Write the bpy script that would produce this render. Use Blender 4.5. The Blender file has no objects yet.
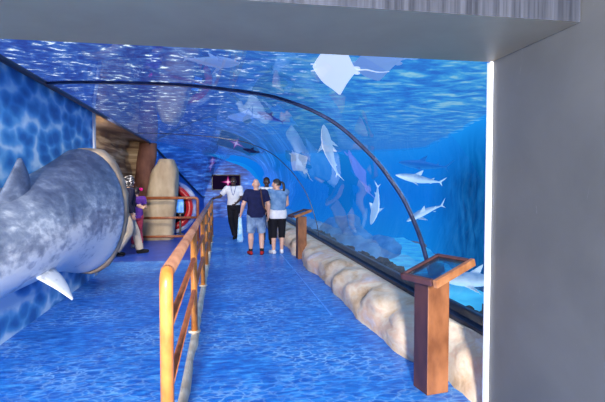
import bpy, bmesh, math, random
from mathutils import Vector, Matrix, noise
random.seed(4)
C = bpy.context.scene.collection
sc = bpy.context.scene
V = Vector
PI = math.pi

# ------------------------------------------------------------------ materials
def new_mat(name):
    m = bpy.data.materials.new(name); m.use_nodes = True
    nt = m.node_tree; nt.nodes.clear()
    return m, nt, nt.nodes, nt.links

def add(N, t, **kw):
    n = N.new(t)
    for k, v in kw.items():
        if k in n.bl_rna.properties: setattr(n, k, v)
        else: n.inputs[k].default_value = v
    return n

def ramp(N, stops):
    r = N.new('ShaderNodeValToRGB')
    e = r.color_ramp.elements
    while len(e) < len(stops): e.new(0.5)
    for i, (p, c) in enumerate(stops):
        e[i].position = p; e[i].color = (*c, 1)
    return r

def coords(N, L, scale=(1, 1, 1), kind='Object', warp=0.0, wscale=1.0):
    tc = N.new('ShaderNodeTexCoord')
    mp = add(N, 'ShaderNodeMapping'); mp.inputs['Scale'].default_value = scale
    L.new(tc.outputs[kind], mp.inputs['Vector'])
    out = mp.outputs['Vector']
    if warp:
        n = add(N, 'ShaderNodeTexNoise', Scale=wscale, Detail=2.0)
        L.new(out, n.inputs['Vector'])
        sub = add(N, 'ShaderNodeVectorMath', operation='SUBTRACT'); sub.inputs[1].default_value = (.5, .5, .5)
        L.new(n.outputs['Color'], sub.inputs[0])
        sc_ = add(N, 'ShaderNodeVectorMath', operation='SCALE'); sc_.inputs['Scale'].default_value = warp
        L.new(sub.outputs[0], sc_.inputs[0])
        ad = add(N, 'ShaderNodeVectorMath', operation='ADD')
        L.new(out, ad.inputs[0]); L.new(sc_.outputs[0], ad.inputs[1])
        out = ad.outputs[0]
    return out

def finish(nt, N, L, shader):
    o = N.new('ShaderNodeOutputMaterial'); L.new(shader, o.inputs['Surface'])

def plain(name, col, rough=.6, col2=None, scale=6., stretch=(1, 1, 1), bump=0., metal=0., emit=0., detail=5., lo=.35, hi=.65, warp=0., spec=.5):
    m, nt, N, L = new_mat(name)
    b = add(N, 'ShaderNodeBsdfPrincipled'); b.inputs['Roughness'].default_value = rough
    b.inputs['Metallic'].default_value = metal
    b.inputs['Specular IOR Level'].default_value = spec
    b.inputs['Base Color'].default_value = (*col, 1)
    if col2 is not None or bump:
        v = coords(N, L, stretch, warp=warp)
        n = add(N, 'ShaderNodeTexNoise', Scale=scale, Detail=detail)
        L.new(v, n.inputs['Vector'])
        if col2 is not None:
            r = ramp(N, [(lo, col), (hi, col2)])
            L.new(n.outputs['Fac'], r.inputs['Fac']); L.new(r.outputs['Color'], b.inputs['Base Color'])
            if emit: L.new(r.outputs['Color'], b.inputs['Emission Color'])
        if bump:
            bp = add(N, 'ShaderNodeBump'); bp.inputs['Strength'].default_value = bump; bp.inputs['Distance'].default_value = .05
            L.new(n.outputs['Fac'], bp.inputs['Height']); L.new(bp.outputs['Normal'], b.inputs['Normal'])
    if emit:
        b.inputs['Emission Strength'].default_value = emit
        if col2 is None: b.inputs['Emission Color'].default_value = (*col, 1)
    finish(nt, N, L, b.outputs[0])
    return m

def mat_floor(name, deep, mid, light, bright=1.):
    # printed vinyl: photographic pool-water ripples
    m, nt, N, L = new_mat(name)
    v = coords(N, L, (5.2, 8.6, 3.), warp=1.1, wscale=1.3)
    vo = add(N, 'ShaderNodeTexVoronoi', feature='DISTANCE_TO_EDGE', Scale=1.5); L.new(v, vo.inputs['Vector'])
    r1 = ramp(N, [(0., (.75, .75, .75)), (.06, (.3, .3, .3)), (.15, (0, 0, 0))]); L.new(vo.outputs['Distance'], r1.inputs['Fac'])
    v2 = coords(N, L, (2.6, 6.5, 1.), warp=.7, wscale=2.)
    n2 = add(N, 'ShaderNodeTexNoise', Scale=2.6, Detail=5.0); L.new(v2, n2.inputs['Vector'])
    r2 = ramp(N, [(.36, deep), (.54, mid), (.76, light)]); L.new(n2.outputs['Fac'], r2.inputs['Fac'])
    n3 = add(N, 'ShaderNodeTexNoise', Scale=.9, Detail=3.0); L.new(coords(N, L, (1, 1.5, 1)), n3.inputs['Vector'])
    r3 = ramp(N, [(.4, (.05, .05, .05)), (.65, (.75, .75, .75))]); L.new(n3.outputs['Fac'], r3.inputs['Fac'])
    mu = add(N, 'ShaderNodeMath', operation='MULTIPLY'); L.new(r1.outputs['Color'], mu.inputs[0]); L.new(r3.outputs['Color'], mu.inputs[1])
    mx = add(N, 'ShaderNodeMix', data_type='RGBA'); L.new(mu.outputs[0], mx.inputs[0]); L.new(r2.outputs['Color'], mx.inputs[6])
    mx.inputs[7].default_value = (.42, .72, .95, 1)
    b = add(N, 'ShaderNodeBsdfPrincipled', Roughness=.38); b.inputs['Specular IOR Level'].default_value = .3
    L.new(mx.outputs[2], b.inputs['Base Color'])
    finish(nt, N, L, b.outputs[0])
    return m

def mat_caustic_wall(name):
    m, nt, N, L = new_mat(name)
    v = coords(N, L, (1, 1.7, 3.2), warp=.5, wscale=1.4)
    vo = add(N, 'ShaderNodeTexVoronoi', feature='SMOOTH_F1', Scale=1.75); vo.inputs['Smoothness'].default_value = .25
    L.new(v, vo.inputs['Vector'])
    n = add(N, 'ShaderNodeTexNoise', Scale=2.2, Detail=4.); L.new(coords(N, L, (1, 1.2, 1.6)), n.inputs['Vector'])
    ad = add(N, 'ShaderNodeMath', operation='MULTIPLY_ADD'); ad.inputs[1].default_value = .40; ad.inputs[2].default_value = -.15
    L.new(n.outputs['Fac'], ad.inputs[0])
    a2 = add(N, 'ShaderNodeMath', operation='ADD'); L.new(vo.outputs['Distance'], a2.inputs[0]); L.new(ad.outputs[0], a2.inputs[1])
    r = ramp(N, [(.30, (.025, .15, .46)), (.50, (.05, .26, .62)), (.66, (.14, .42, .78)), (.86, (.55, .76, .95))])
    L.new(a2.outputs[0], r.inputs['Fac'])
    b = add(N, 'ShaderNodeBsdfPrincipled', Roughness=.5)
    L.new(r.outputs['Color'], b.inputs['Base Color'])
    finish(nt, N, L, b.outputs[0])
    return m

def mat_ripple_wall(name):
    m, nt, N, L = new_mat(name)
    v = coords(N, L, (1.2, 1.2, 5.5), warp=.5, wscale=2.5)
    n = add(N, 'ShaderNodeTexNoise', Scale=1.7, Detail=5.); L.new(v, n.inputs['Vector'])
    r = ramp(N, [(.36, (.006, .035, .20)), (.52, (.016, .10, .44)), (.64, (.05, .24, .66)), (.76, (.3, .5, .8))])
    L.new(n.outputs['Fac'], r.inputs['Fac'])
    b = add(N, 'ShaderNodeBsdfPrincipled', Roughness=.4)
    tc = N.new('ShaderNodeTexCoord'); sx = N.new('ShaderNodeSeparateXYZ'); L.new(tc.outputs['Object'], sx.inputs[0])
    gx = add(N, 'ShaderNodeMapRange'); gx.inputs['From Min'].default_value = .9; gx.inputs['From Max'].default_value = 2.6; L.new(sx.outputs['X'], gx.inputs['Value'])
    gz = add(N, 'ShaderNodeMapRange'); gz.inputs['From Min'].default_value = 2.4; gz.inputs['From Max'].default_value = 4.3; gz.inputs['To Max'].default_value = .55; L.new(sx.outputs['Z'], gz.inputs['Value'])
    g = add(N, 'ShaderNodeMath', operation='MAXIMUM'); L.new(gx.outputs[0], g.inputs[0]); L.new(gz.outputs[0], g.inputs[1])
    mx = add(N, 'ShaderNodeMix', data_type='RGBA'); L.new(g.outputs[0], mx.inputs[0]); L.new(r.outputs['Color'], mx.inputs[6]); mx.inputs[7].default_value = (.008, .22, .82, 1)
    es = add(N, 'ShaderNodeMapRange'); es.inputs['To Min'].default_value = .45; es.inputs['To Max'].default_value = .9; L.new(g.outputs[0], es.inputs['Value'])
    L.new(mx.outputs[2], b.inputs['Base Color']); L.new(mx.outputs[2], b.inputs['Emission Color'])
    L.new(es.outputs[0], b.inputs['Emission Strength'])  # wall given its own glow, stronger where it fades to tank blue
    finish(nt, N, L, b.outputs[0])
    return m

def mat_water_surface(name):
    # the underside of the tank's water: rippled, lets lamp light through; glints and falloff painted into its glow
    m, nt, N, L = new_mat(name)
    v = coords(N, L, (1.0, 1.5, 1.), warp=.7, wscale=.9)
    n = add(N, 'ShaderNodeTexNoise', Scale=1.5, Detail=5., Roughness=.55); L.new(v, n.inputs['Vector'])
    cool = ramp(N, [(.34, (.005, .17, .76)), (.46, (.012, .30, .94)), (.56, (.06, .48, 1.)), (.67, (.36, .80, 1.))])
    deep = ramp(N, [(.36, (.016, .04, .40)), (.48, (.03, .10, .60)), (.56, (.07, .22, .80)), (.61, (.40, .58, .98)), (.645, (2., 2.2, 2.4))])  # left side colours; the whitest stop is painted glints
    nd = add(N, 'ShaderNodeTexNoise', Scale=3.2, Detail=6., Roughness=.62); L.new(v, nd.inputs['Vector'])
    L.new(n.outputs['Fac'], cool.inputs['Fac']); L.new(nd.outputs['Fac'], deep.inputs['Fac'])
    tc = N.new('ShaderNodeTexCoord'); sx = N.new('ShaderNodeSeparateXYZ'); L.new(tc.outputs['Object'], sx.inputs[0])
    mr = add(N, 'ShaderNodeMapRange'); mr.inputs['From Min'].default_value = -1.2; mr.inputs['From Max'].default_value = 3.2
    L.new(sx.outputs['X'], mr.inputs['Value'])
    mx = add(N, 'ShaderNodeMix', data_type='RGBA'); L.new(mr.outputs[0], mx.inputs[0]); L.new(deep.outputs[0], mx.inputs[6]); L.new(cool.outputs[0], mx.inputs[7])  # light falloff towards the left, put into the emission colour
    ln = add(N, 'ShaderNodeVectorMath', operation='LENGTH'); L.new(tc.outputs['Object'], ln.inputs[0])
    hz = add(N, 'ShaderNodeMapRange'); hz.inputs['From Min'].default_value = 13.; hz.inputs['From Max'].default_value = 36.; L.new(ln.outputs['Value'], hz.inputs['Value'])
    far = add(N, 'ShaderNodeMix', data_type='RGBA'); L.new(hz.outputs[0], far.inputs[0]); L.new(mx.outputs[2], far.inputs[6]); fc = add(N, 'ShaderNodeMix', data_type='RGBA'); L.new(mr.outputs[0], fc.inputs[0]); fc.inputs[6].default_value = (.022, .11, .52, 1); fc.inputs[7].default_value = (.012, .27, .88, 1); L.new(fc.outputs[2], far.inputs[7])  # distance haze mixed into the colour
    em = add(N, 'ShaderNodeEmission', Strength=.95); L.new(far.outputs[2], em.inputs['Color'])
    gl = add(N, 'ShaderNodeBsdfGlossy', Roughness=.08); gl.inputs['Color'].default_value = (.5, .7, 1, 1)
    bp = add(N, 'ShaderNodeBump', Strength=.5); bp.inputs['Distance'].default_value = .2
    n2 = add(N, 'ShaderNodeTexNoise', Scale=3.2, Detail=3.); L.new(v, n2.inputs['Vector'])
    L.new(n2.outputs['Fac'], bp.inputs['Height']); L.new(bp.outputs[0], gl.inputs['Normal'])
    a = add(N, 'ShaderNodeAddShader'); L.new(em.outputs[0], a.inputs[0])
    mg = add(N, 'ShaderNodeMixShader'); mg.inputs[0].default_value = .12
    tr = N.new('ShaderNodeBsdfTransparent')
    L.new(gl.outputs[0], mg.inputs[2]); L.new(em.outputs[0], mg.inputs[1])
    m2 = add(N, 'ShaderNodeMixShader'); m2.inputs[0].default_value = .22
    L.new(mg.outputs[0], m2.inputs[1]); L.new(tr.outputs[0], m2.inputs[2])
    finish(nt, N, L, m2.outputs[0])
    return m

def mat_open_water(name):
    # far water of the tank: bright mid blue, deeper lower down and to the near side where the dark rock is
    m, nt, N, L = new_mat(name)
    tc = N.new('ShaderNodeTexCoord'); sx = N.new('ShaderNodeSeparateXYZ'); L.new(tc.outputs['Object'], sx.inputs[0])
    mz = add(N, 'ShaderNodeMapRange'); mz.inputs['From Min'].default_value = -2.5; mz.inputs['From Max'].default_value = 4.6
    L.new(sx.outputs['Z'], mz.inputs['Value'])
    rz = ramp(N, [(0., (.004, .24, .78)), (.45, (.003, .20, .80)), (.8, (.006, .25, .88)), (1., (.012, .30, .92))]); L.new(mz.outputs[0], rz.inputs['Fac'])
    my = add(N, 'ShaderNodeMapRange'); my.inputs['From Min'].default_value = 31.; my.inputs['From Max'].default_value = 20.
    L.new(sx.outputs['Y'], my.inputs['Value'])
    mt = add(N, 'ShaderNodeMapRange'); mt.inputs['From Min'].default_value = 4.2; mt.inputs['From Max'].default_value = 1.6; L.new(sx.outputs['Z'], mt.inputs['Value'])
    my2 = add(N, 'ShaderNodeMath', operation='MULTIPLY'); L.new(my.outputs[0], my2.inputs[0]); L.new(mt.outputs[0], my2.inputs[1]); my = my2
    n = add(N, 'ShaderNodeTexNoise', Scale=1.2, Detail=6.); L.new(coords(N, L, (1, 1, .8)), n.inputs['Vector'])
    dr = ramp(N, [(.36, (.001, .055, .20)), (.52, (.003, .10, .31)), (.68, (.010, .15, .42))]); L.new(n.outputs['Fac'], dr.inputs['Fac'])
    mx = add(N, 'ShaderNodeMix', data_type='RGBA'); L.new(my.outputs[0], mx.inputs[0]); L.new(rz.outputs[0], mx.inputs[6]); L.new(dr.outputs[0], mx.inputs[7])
    em = add(N, 'ShaderNodeEmission', Strength=.95); L.new(mx.outputs[2], em.inputs['Color'])  # backdrop glow stands in for light scattered in the water
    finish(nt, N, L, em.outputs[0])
    return m

def mat_acrylic(name, refl=1.0, ior=1.45, tint=(.93, .97, 1), gtint=(1, 1, 1)):
    m, nt, N, L = new_mat(name)
    tr = N.new('ShaderNodeBsdfTransparent'); tr.inputs['Color'].default_value = (*tint, 1)
    gl = add(N, 'ShaderNodeBsdfGlossy', Roughness=.015); gl.inputs['Color'].default_value = (*gtint, 1)
    lw = add(N, 'ShaderNodeFresnel'); lw.inputs['IOR'].default_value = ior
    mu = add(N, 'ShaderNodeMath', operation='MULTIPLY'); mu.inputs[1].default_value = refl; L.new(lw.outputs[0], mu.inputs[0])
    mx = N.new('ShaderNodeMixShader'); L.new(mu.outputs[0], mx.inputs[0]); L.new(tr.outputs[0], mx.inputs[1]); L.new(gl.outputs[0], mx.inputs[2])
    finish(nt, N, L, mx.outputs[0])
    return m

def mat_animal(name, back, belly, lo=-.25, hi=.35, emit=.0, spots=0.):
    # countershaded skin: belly and back by the way the skin faces
    m, nt, N, L = new_mat(name)
    tc = N.new('ShaderNodeTexCoord'); sx = N.new('ShaderNodeSeparateXYZ'); L.new(tc.outputs['Normal'], sx.inputs[0])
    n = add(N, 'ShaderNodeTexNoise', Scale=7., Detail=4.); L.new(tc.outputs['Object'], n.inputs['Vector'])
    ma = add(N, 'ShaderNodeMath', operation='MULTIPLY_ADD'); ma.inputs[1].default_value = .7; L.new(n.outputs['Fac'], ma.inputs[0]); L.new(sx.outputs['Z'], ma.inputs[2])
    mr = add(N, 'ShaderNodeMapRange'); mr.inputs['From Min'].default_value = lo + .35; mr.inputs['From Max'].default_value = hi + .35
    L.new(ma.outputs[0], mr.inputs['Value'])
    mx = add(N, 'ShaderNodeMix', data_type='RGBA'); L.new(mr.outputs[0], mx.inputs[0]); mx.inputs[6].default_value = (*belly, 1); mx.inputs[7].default_value = (*back, 1)
    b = add(N, 'ShaderNodeBsdfPrincipled', Roughness=.5); L.new(mx.outputs[2], b.inputs['Base Color'])
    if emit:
        L.new(mx.outputs[2], b.inputs['Emission Color']); b.inputs['Emission Strength'].default_value = emit  # self-glow brightens the skin in place of light in the tank
    finish(nt, N, L, b.outputs[0])
    return m

def mat_sculpture(name):
    # painted grey-blue hide: dark streaky back, pale lower flank
    m, nt, N, L = new_mat(name)
    tc = N.new('ShaderNodeTexCoord'); sx = N.new('ShaderNodeSeparateXYZ'); L.new(tc.outputs['Object'], sx.inputs[0])
    v = coords(N, L, (2.2, 1.6, 2.6), warp=.5, wscale=2.)
    n = add(N, 'ShaderNodeTexNoise', Scale=1.5, Detail=6., Roughness=.65); L.new(v, n.inputs['Vector'])
    nf = add(N, 'ShaderNodeTexNoise', Scale=11., Detail=4.); L.new(coords(N, L, (1, .5, 1.6)), nf.inputs['Vector'])
    mr = add(N, 'ShaderNodeMapRange'); mr.inputs['From Min'].default_value = .35; mr.inputs['From Max'].default_value = 1.9; mr.inputs['To Min'].default_value = .62; mr.inputs['To Max'].default_value = -.02
    L.new(sx.outputs['Z'], mr.inputs['Value'])
    a = add(N, 'ShaderNodeMath', operation='MULTIPLY_ADD'); a.inputs[1].default_value = .95; L.new(n.outputs['Fac'], a.inputs[0]); L.new(mr.outputs[0], a.inputs[2])
    a2 = add(N, 'ShaderNodeMath', operation='MULTIPLY_ADD'); a2.inputs[1].default_value = .35; L.new(nf.outputs['Fac'], a2.inputs[0]); L.new(a.outputs[0], a2.inputs[2])
    r = ramp(N, [(.50, (.07, .085, .14)), (.68, (.16, .19, .27)), (.83, (.34, .38, .46)), (.96, (.80, .82, .84))])
    md = add(N, 'ShaderNodeMath', operation='MULTIPLY'); md.inputs[1].default_value = .88; L.new(a2.outputs[0], md.inputs[0])
    L.new(md.outputs[0], r.inputs['Fac'])
    b = add(N, 'ShaderNodeBsdfPrincipled', Roughness=.42); L.new(r.outputs['Color'], b.inputs['Base Color'])
    bp = add(N, 'ShaderNodeBump', Strength=.25); bp.inputs['Distance'].default_value = .03; L.new(nf.outputs['Fac'], bp.inputs['Height']); L.new(bp.outputs[0], b.inputs['Normal'])
    finish(nt, N, L, b.outputs[0])
    return m

def mat_strata(name):
    m, nt, N, L = new_mat(name)
    v = coords(N, L, (.4, .28, 4.6), warp=.18, wscale=1.6)
    n = add(N, 'ShaderNodeTexNoise', Scale=1.9, Detail=6.); L.new(v, n.inputs['Vector'])
    r = ramp(N, [(.36, (.13, .07, .04)), (.46, (.27, .17, .09)), (.55, (.44, .31, .18)), (.66, (.62, .48, .31))])
    L.new(n.outputs['Fac'], r.inputs['Fac'])
    b = add(N, 'ShaderNodeBsdfPrincipled', Roughness=.8); L.new(r.outputs['Color'], b.inputs['Base Color'])
    bp = add(N, 'ShaderNodeBump', Strength=.6); bp.inputs['Distance'].default_value = .08; L.new(n.outputs['Fac'], bp.inputs['Height']); L.new(bp.outputs[0], b.inputs['Normal'])
    finish(nt, N, L, b.outputs[0])
    return m

def mat_ledge(name):
    m, nt, N, L = new_mat(name)
    v = coords(N, L, (1, .8, 1.5), warp=.6, wscale=1.3)
    n = add(N, 'ShaderNodeTexNoise', Scale=2.0, Detail=7., Roughness=.6); L.new(v, n.inputs['Vector'])
    r = ramp(N, [(.30, (.40, .24, .13)), (.41, (.70, .49, .30)), (.50, (.80, .66, .50)), (.58, (.74, .50, .34)), (.66, (.76, .64, .60)), (.78, (.58, .46, .44))])
    L.new(n.outputs['Fac'], r.inputs['Fac'])
    b = add(N, 'ShaderNodeBsdfPrincipled', Roughness=.75); L.new(r.outputs['Color'], b.inputs['Base Color'])
    n2 = add(N, 'ShaderNodeTexNoise', Scale=6., Detail=6.); L.new(v, n2.inputs['Vector'])
    bp = add(N, 'ShaderNodeBump', Strength=.35); bp.inputs['Distance'].default_value = .05; L.new(n2.outputs['Fac'], bp.inputs['Height']); L.new(bp.outputs[0], b.inputs['Normal'])
    finish(nt, N, L, b.outputs[0])
    return m

def mat_portal(name, c1, c2, rough):
    m, nt, N, L = new_mat(name)
    n = add(N, 'ShaderNodeTexNoise', Scale=1.4, Detail=7., Roughness=.6); L.new(coords(N, L, (1, 1, 1), warp=.4), n.inputs['Vector'])
    r = ramp(N, [(.3, c1), (.7, c2)]); L.new(n.outputs['Fac'], r.inputs['Fac'])
    # fine scuffs
    s = add(N, 'ShaderNodeTexNoise', Scale=9., Detail=8., Roughness=.75); L.new(coords(N, L, (1, 2.5, .6), warp=1.2, wscale=1.), s.inputs['Vector'])
    rs = ramp(N, [(.66, (0, 0, 0)), (.74, (.35, .35, .35))]); L.new(s.outputs['Fac'], rs.inputs['Fac'])
    mx = add(N, 'ShaderNodeMix', data_type='RGBA'); L.new(rs.outputs['Color'], mx.inputs[0]); L.new(r.outputs['Color'], mx.inputs[6]); mx.inputs[7].default_value = (.6, .6, .58, 1)
    b = add(N, 'ShaderNodeBsdfPrincipled', Roughness=rough); L.new(mx.outputs[2], b.inputs['Base Color'])
    finish(nt, N, L, b.outputs[0])
    return m

def mat_screen(name):
    # black screen with a magenta star flare
    m, nt, N, L = new_mat(name)
    tc = N.new('ShaderNodeTexCoord'); mp = add(N, 'ShaderNodeMapping'); mp.inputs['Location'].default_value = (-.08, 0, -.02)
    L.new(tc.outputs['Object'], mp.inputs['Vector'])
    sx = N.new('ShaderNodeSeparateXYZ'); L.new(mp.outputs[0], sx.inputs[0])
    def arm(o1, o2, k1, k2):
        a = add(N, 'ShaderNodeMath', operation='ABSOLUTE'); L.new(o1, a.inputs[0])
        a2 = add(N, 'ShaderNodeMath', operation='MULTIPLY'); a2.inputs[1].default_value = k1; L.new(a.outputs[0], a2.inputs[0])
        b = add(N, 'ShaderNodeMath', operation='ABSOLUTE'); L.new(o2, b.inputs[0])
        b2 = add(N, 'ShaderNodeMath', operation='MULTIPLY_ADD'); b2.inputs[1].default_value = k2; L.new(b.outputs[0], b2.inputs[0]); L.new(a2.outputs[0], b2.inputs[2])
        e = add(N, 'ShaderNodeMath', operation='SUBTRACT'); e.inputs[0].default_value = 1.; e.use_clamp = True; L.new(b2.outputs[0], e.inputs[1])
        return e.outputs[0]
    h = arm(sx.outputs['X'], sx.outputs['Z'], 2.6, 16.)
    w = arm(sx.outputs['X'], sx.outputs['Z'], 14., 2.6)
    g = arm(sx.outputs['X'], sx.outputs['Z'], 3.4, 4.2)
    mxx = add(N, 'ShaderNodeMath', operation='MAXIMUM'); L.new(h, mxx.inputs[0]); L.new(w, mxx.inputs[1])
    gm = add(N, 'ShaderNodeMath', operation='MULTIPLY_ADD'); gm.inputs[1].default_value = .3; L.new(g, gm.inputs[0]); L.new(mxx.outputs[0], gm.inputs[2])
    r = ramp(N, [(0., (.008, .004, .02)), (.25, (.16, .008, .10)), (.65, (.75, .06, .40)), (1., (1, .75, .9))]); L.new(gm.outputs[0], r.inputs['Fac'])
    em = add(N, 'ShaderNodeEmission', Strength=1.); L.new(r.outputs[0], em.inputs['Color'])
    finish(nt, N, L, em.outputs[0])
    return m

M = {}
M['floor'] = mat_floor('printed blue water floor', (.010, .105, .50), (.017, .19, .66), (.08, .40, .86))
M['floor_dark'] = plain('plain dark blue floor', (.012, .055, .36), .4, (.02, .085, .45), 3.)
M['wall_paint'] = mat_caustic_wall('painted pool caustics')
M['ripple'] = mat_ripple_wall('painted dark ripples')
M['wall_blue'] = plain('blue painted wall', (.02, .09, .42), .5, (.03, .16, .55), 2.5)
M['portal'] = mat_portal('grey portal paint', (.085, .085, .083), (.115, .114, .11), .5)
M['soffit'] = mat_portal('dark grey soffit paint', (.42, .265, .14), (.52, .34, .185), .5)
M['lintel_face'] = plain('glossy grey lintel face', (.022, .025, .035), .18, (.06, .065, .085), 5., (9, 1, .2))  # vertical streaks in the colour stand in for blurred reflections
M['white_strip'] = plain('white edge strip', (.85, .86, .9), .5, (.75, .78, .85), 4., (1, 1, .5), emit=.12)  # faint glow put into the strip to keep it bright
M['ledge'] = mat_ledge('beige artificial rock')
M['strata'] = mat_strata('layered brown rock')
M['pillar'] = plain('reddish brown rock', (.10, .035, .025), .8, (.26, .11, .07), 3., (1, 1, .6), bump=.6)
M['boulder'] = plain('pale weathered rock', (.34, .24, .15), .8, (.62, .50, .34), 2.2, (1.4, 1.4, .7), bump=.6, lo=.3, hi=.7)
M['rim_black'] = plain('black rubber channel', (.010, .012, .03), .35, (.02, .03, .07), 8.)
M['rib'] = plain('dark joint seal', (.012, .016, .05), .3, (.03, .04, .10), 10.)
M['acrylic'] = mat_acrylic('clear acrylic', .85, 1.45, gtint=(.62, .78, 1.))
M['glass'] = mat_acrylic('tray glass', .6, 1.45, (.62, .80, .88))
M['orange'] = plain('orange painted steel with wear', (.55, .17, .03), .35, (.80, .30, .06), 9., (1, 1, .6), lo=.35, hi=.6)
M['brown_rail'] = plain('worn brown handrail', (.20, .085, .05), .4, (.36, .18, .11), 9., (1, .5, 1))
M['rail_red'] = plain('reddish brown steel', (.26, .07, .025), .4, (.38, .13, .05), 9.)
M['kerb'] = plain('cream kerb plaster', (.62, .50, .36), .8, (.80, .70, .55), 7., bump=.3)
M['rust'] = plain('rusty brown hammered panel', (.16, .052, .018), .5, (.34, .13, .05), 7., (1, 1, .5), bump=.25)
M['rust_dark'] = plain('dark purple brown panel', (.045, .018, .024), .5, (.10, .038, .036), 6., (1, 1, .4))
M['rust_frame'] = plain('brown metal frame', (.24, .085, .03), .4, (.42, .18, .07), 14., (1, 1, 1))
M['sculpt'] = mat_sculpture('painted shark hide')
M['mouth'] = plain('beige plaster lip', (.36, .24, .15), .75, (.58, .42, .28), 4., bump=.5)
M['sand'] = plain('pale sand seen through water', (.02, .36, .62), .9, (.10, .62, .82), 1.2, emit=.45)  # water tint and brightness put into colour and glow
M['rubble'] = plain('dark coral rubble', (.012, .020, .045), .9, (.10, .09, .08), 6., bump=.8)
M['tank_rock'] = plain('pale blue grey underwater rock', (.04, .20, .46), .9, (.14, .38, .66), 2., bump=.5, emit=.3)  # blue of the water and a slight glow built into the rock
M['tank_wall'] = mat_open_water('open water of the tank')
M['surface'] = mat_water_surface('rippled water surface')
M['red'] = plain('glossy red paint', (.55, .012, .02), .3, (.70, .03, .03), 4.)
M['ring_white'] = plain('white and blue painted rim', (.50, .55, .72), .4, (.08, .16, .52), 1.6, lo=.45, hi=.60)
M['dark_inside'] = plain('dark recess', (.006, .008, .03), .7, (.01, .012, .05), 3.)
M['blue_screen'] = plain('lit blue screen', (.03, .20, .80), .3, (.12, .40, .95), 9., emit=.8)
M['tv_black'] = plain('black plastic', (.01, .01, .012), .3)
M['tv_screen'] = mat_screen('star flare on screen')

# ------------------------------------------------------------------ mesh helpers
def link(name, bm, m, parent=None, smooth=True, loc=None):
    me = bpy.data.meshes.new(name)
    bmesh.ops.recalc_face_normals(bm, faces=bm.faces)
    bm.to_mesh(me); bm.free()
    if smooth:
        for p in me.polygons: p.use_smooth = True
    for mm in (m if isinstance(m, (list, tuple)) else [m]): me.materials.append(mm)
    o = bpy.data.objects.new(name, me); C.objects.link(o)
    if parent: o.parent = parent
    if loc is not None: o.location = loc
    return o

def empty(name, label, cat, loc=(0, 0, 0), rz=0., group=None):
    o = bpy.data.objects.new(name, None); C.objects.link(o)
    o.location = loc; o.rotation_euler = (0, 0, rz); o.empty_display_size = .1
    return tag(o, label, cat, group)

def tag(o, label, cat, group=None, kind=None):
    o['label'] = label; o['category'] = cat
    if group: o['group'] = group
    if kind: o['kind'] = kind
    return o

def struct(o):
    o['kind'] = 'structure'; return o

def add_box(bm, c, s, rot=None, bevel=0.):
    c = V(c); hx, hy, hz = s[0]/2, s[1]/2, s[2]/2
    R = rot or Matrix.Identity(3)
    vs = [bm.verts.new(c + R @ V((sx*hx, sy*hy, sz*hz))) for sx in (-1, 1) for sy in (-1, 1) for sz in (-1, 1)]
    fs = [(0, 1, 3, 2), (4, 6, 7, 5), (0, 4, 5, 1), (2, 3, 7, 6), (0, 2, 6, 4), (1, 5, 7, 3)]
    fl = [bm.faces.new([vs[i] for i in f]) for f in fs]
    if bevel:
        es = list({e for f in fl for e in f.edges})
        bmesh.ops.bevel(bm, geom=es, offset=bevel, segments=2, affect='EDGES', profile=.5)
    return bm

def box(c, s, rot=None, bevel=0.):
    return add_box(bmesh.new(), c, s, rot, bevel)

def frame_of(t):
    t = t.normalized(); a = V((0, 0, 1)) if abs(t.z) < .95 else V((0, 1, 0))
    x = a.cross(t).normalized(); return x, t.cross(x).normalized()

def add_rings(bm, rings, cap=True, closed=False):
    loops = [[bm.verts.new(p) for p in r] for r in rings]
    n = len(loops[0])
    pairs = list(zip(loops, loops[1:])) + ([(loops[-1], loops[0])] if closed else [])
    for A, B in pairs:
        for i in range(n):
            bm.faces.new((A[i], A[(i+1) % n], B[(i+1) % n], B[i]))
    if cap and not closed:
        bm.faces.new(list(reversed(loops[0]))); bm.faces.new(loops[-1])

def add_tube(bm, pts, r, seg=12, cap=True):
    pts = [V(p) for p in pts]; n = len(pts)
    rad = r if isinstance(r, (list, tuple)) else [r]*n
    rings = []; x = None
    for i, p in enumerate(pts):
        t = (pts[min(i+1, n-1)] - pts[max(i-1, 0)]).normalized()
        if x is None: x, y = frame_of(t)
        else:
            x = (x - t*x.dot(t)).normalized(); y = t.cross(x)
        rings.append([p + (x*math.cos(2*PI*k/seg) + y*math.sin(2*PI*k/seg))*rad[i] for k in range(seg)])
    add_rings(bm, rings, cap)
    return bm

def add_capsule(bm, a, b, ra, rb, seg=12, round_a=True, round_b=True):
    a, b = V(a), V(b); t = (b-a)
    L = t.length; t = t.normalized(); x, y = frame_of(t)
    prof = []
    if round_a: prof += [(-ra*math.cos(k*PI/8), ra*math.sin(k*PI/8)) for k in range(1, 4)]
    prof += [(0, ra), (L, rb)]
    if round_b: prof += [(L + rb*math.sin(k*PI/8), rb*math.cos(k*PI/8)) for k in range(1, 4)]
    add_rings(bm, [[a + t*h + (x*math.cos(2*PI*k/seg) + y*math.sin(2*PI*k/seg))*r for k in range(seg)] for h, r in prof])

def add_ellipsoid(bm, c, r, rot=None, seg=16, rows=10, shape=None):
    c = V(c); R = rot or Matrix.Identity(3)
    rings = []
    for i in range(1, rows):
        th = PI*i/rows
        ring = []
        for k in range(seg):
            ph = 2*PI*k/seg
            d = V((math.sin(th)*math.cos(ph), math.sin(th)*math.sin(ph), -math.cos(th)))
            p = V((d.x*r[0], d.y*r[1], d.z*r[2]))
            if shape: p = shape(p, d)
            ring.append(c + R @ p)
        rings.append(ring)
    add_rings(bm, rings)

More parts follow.
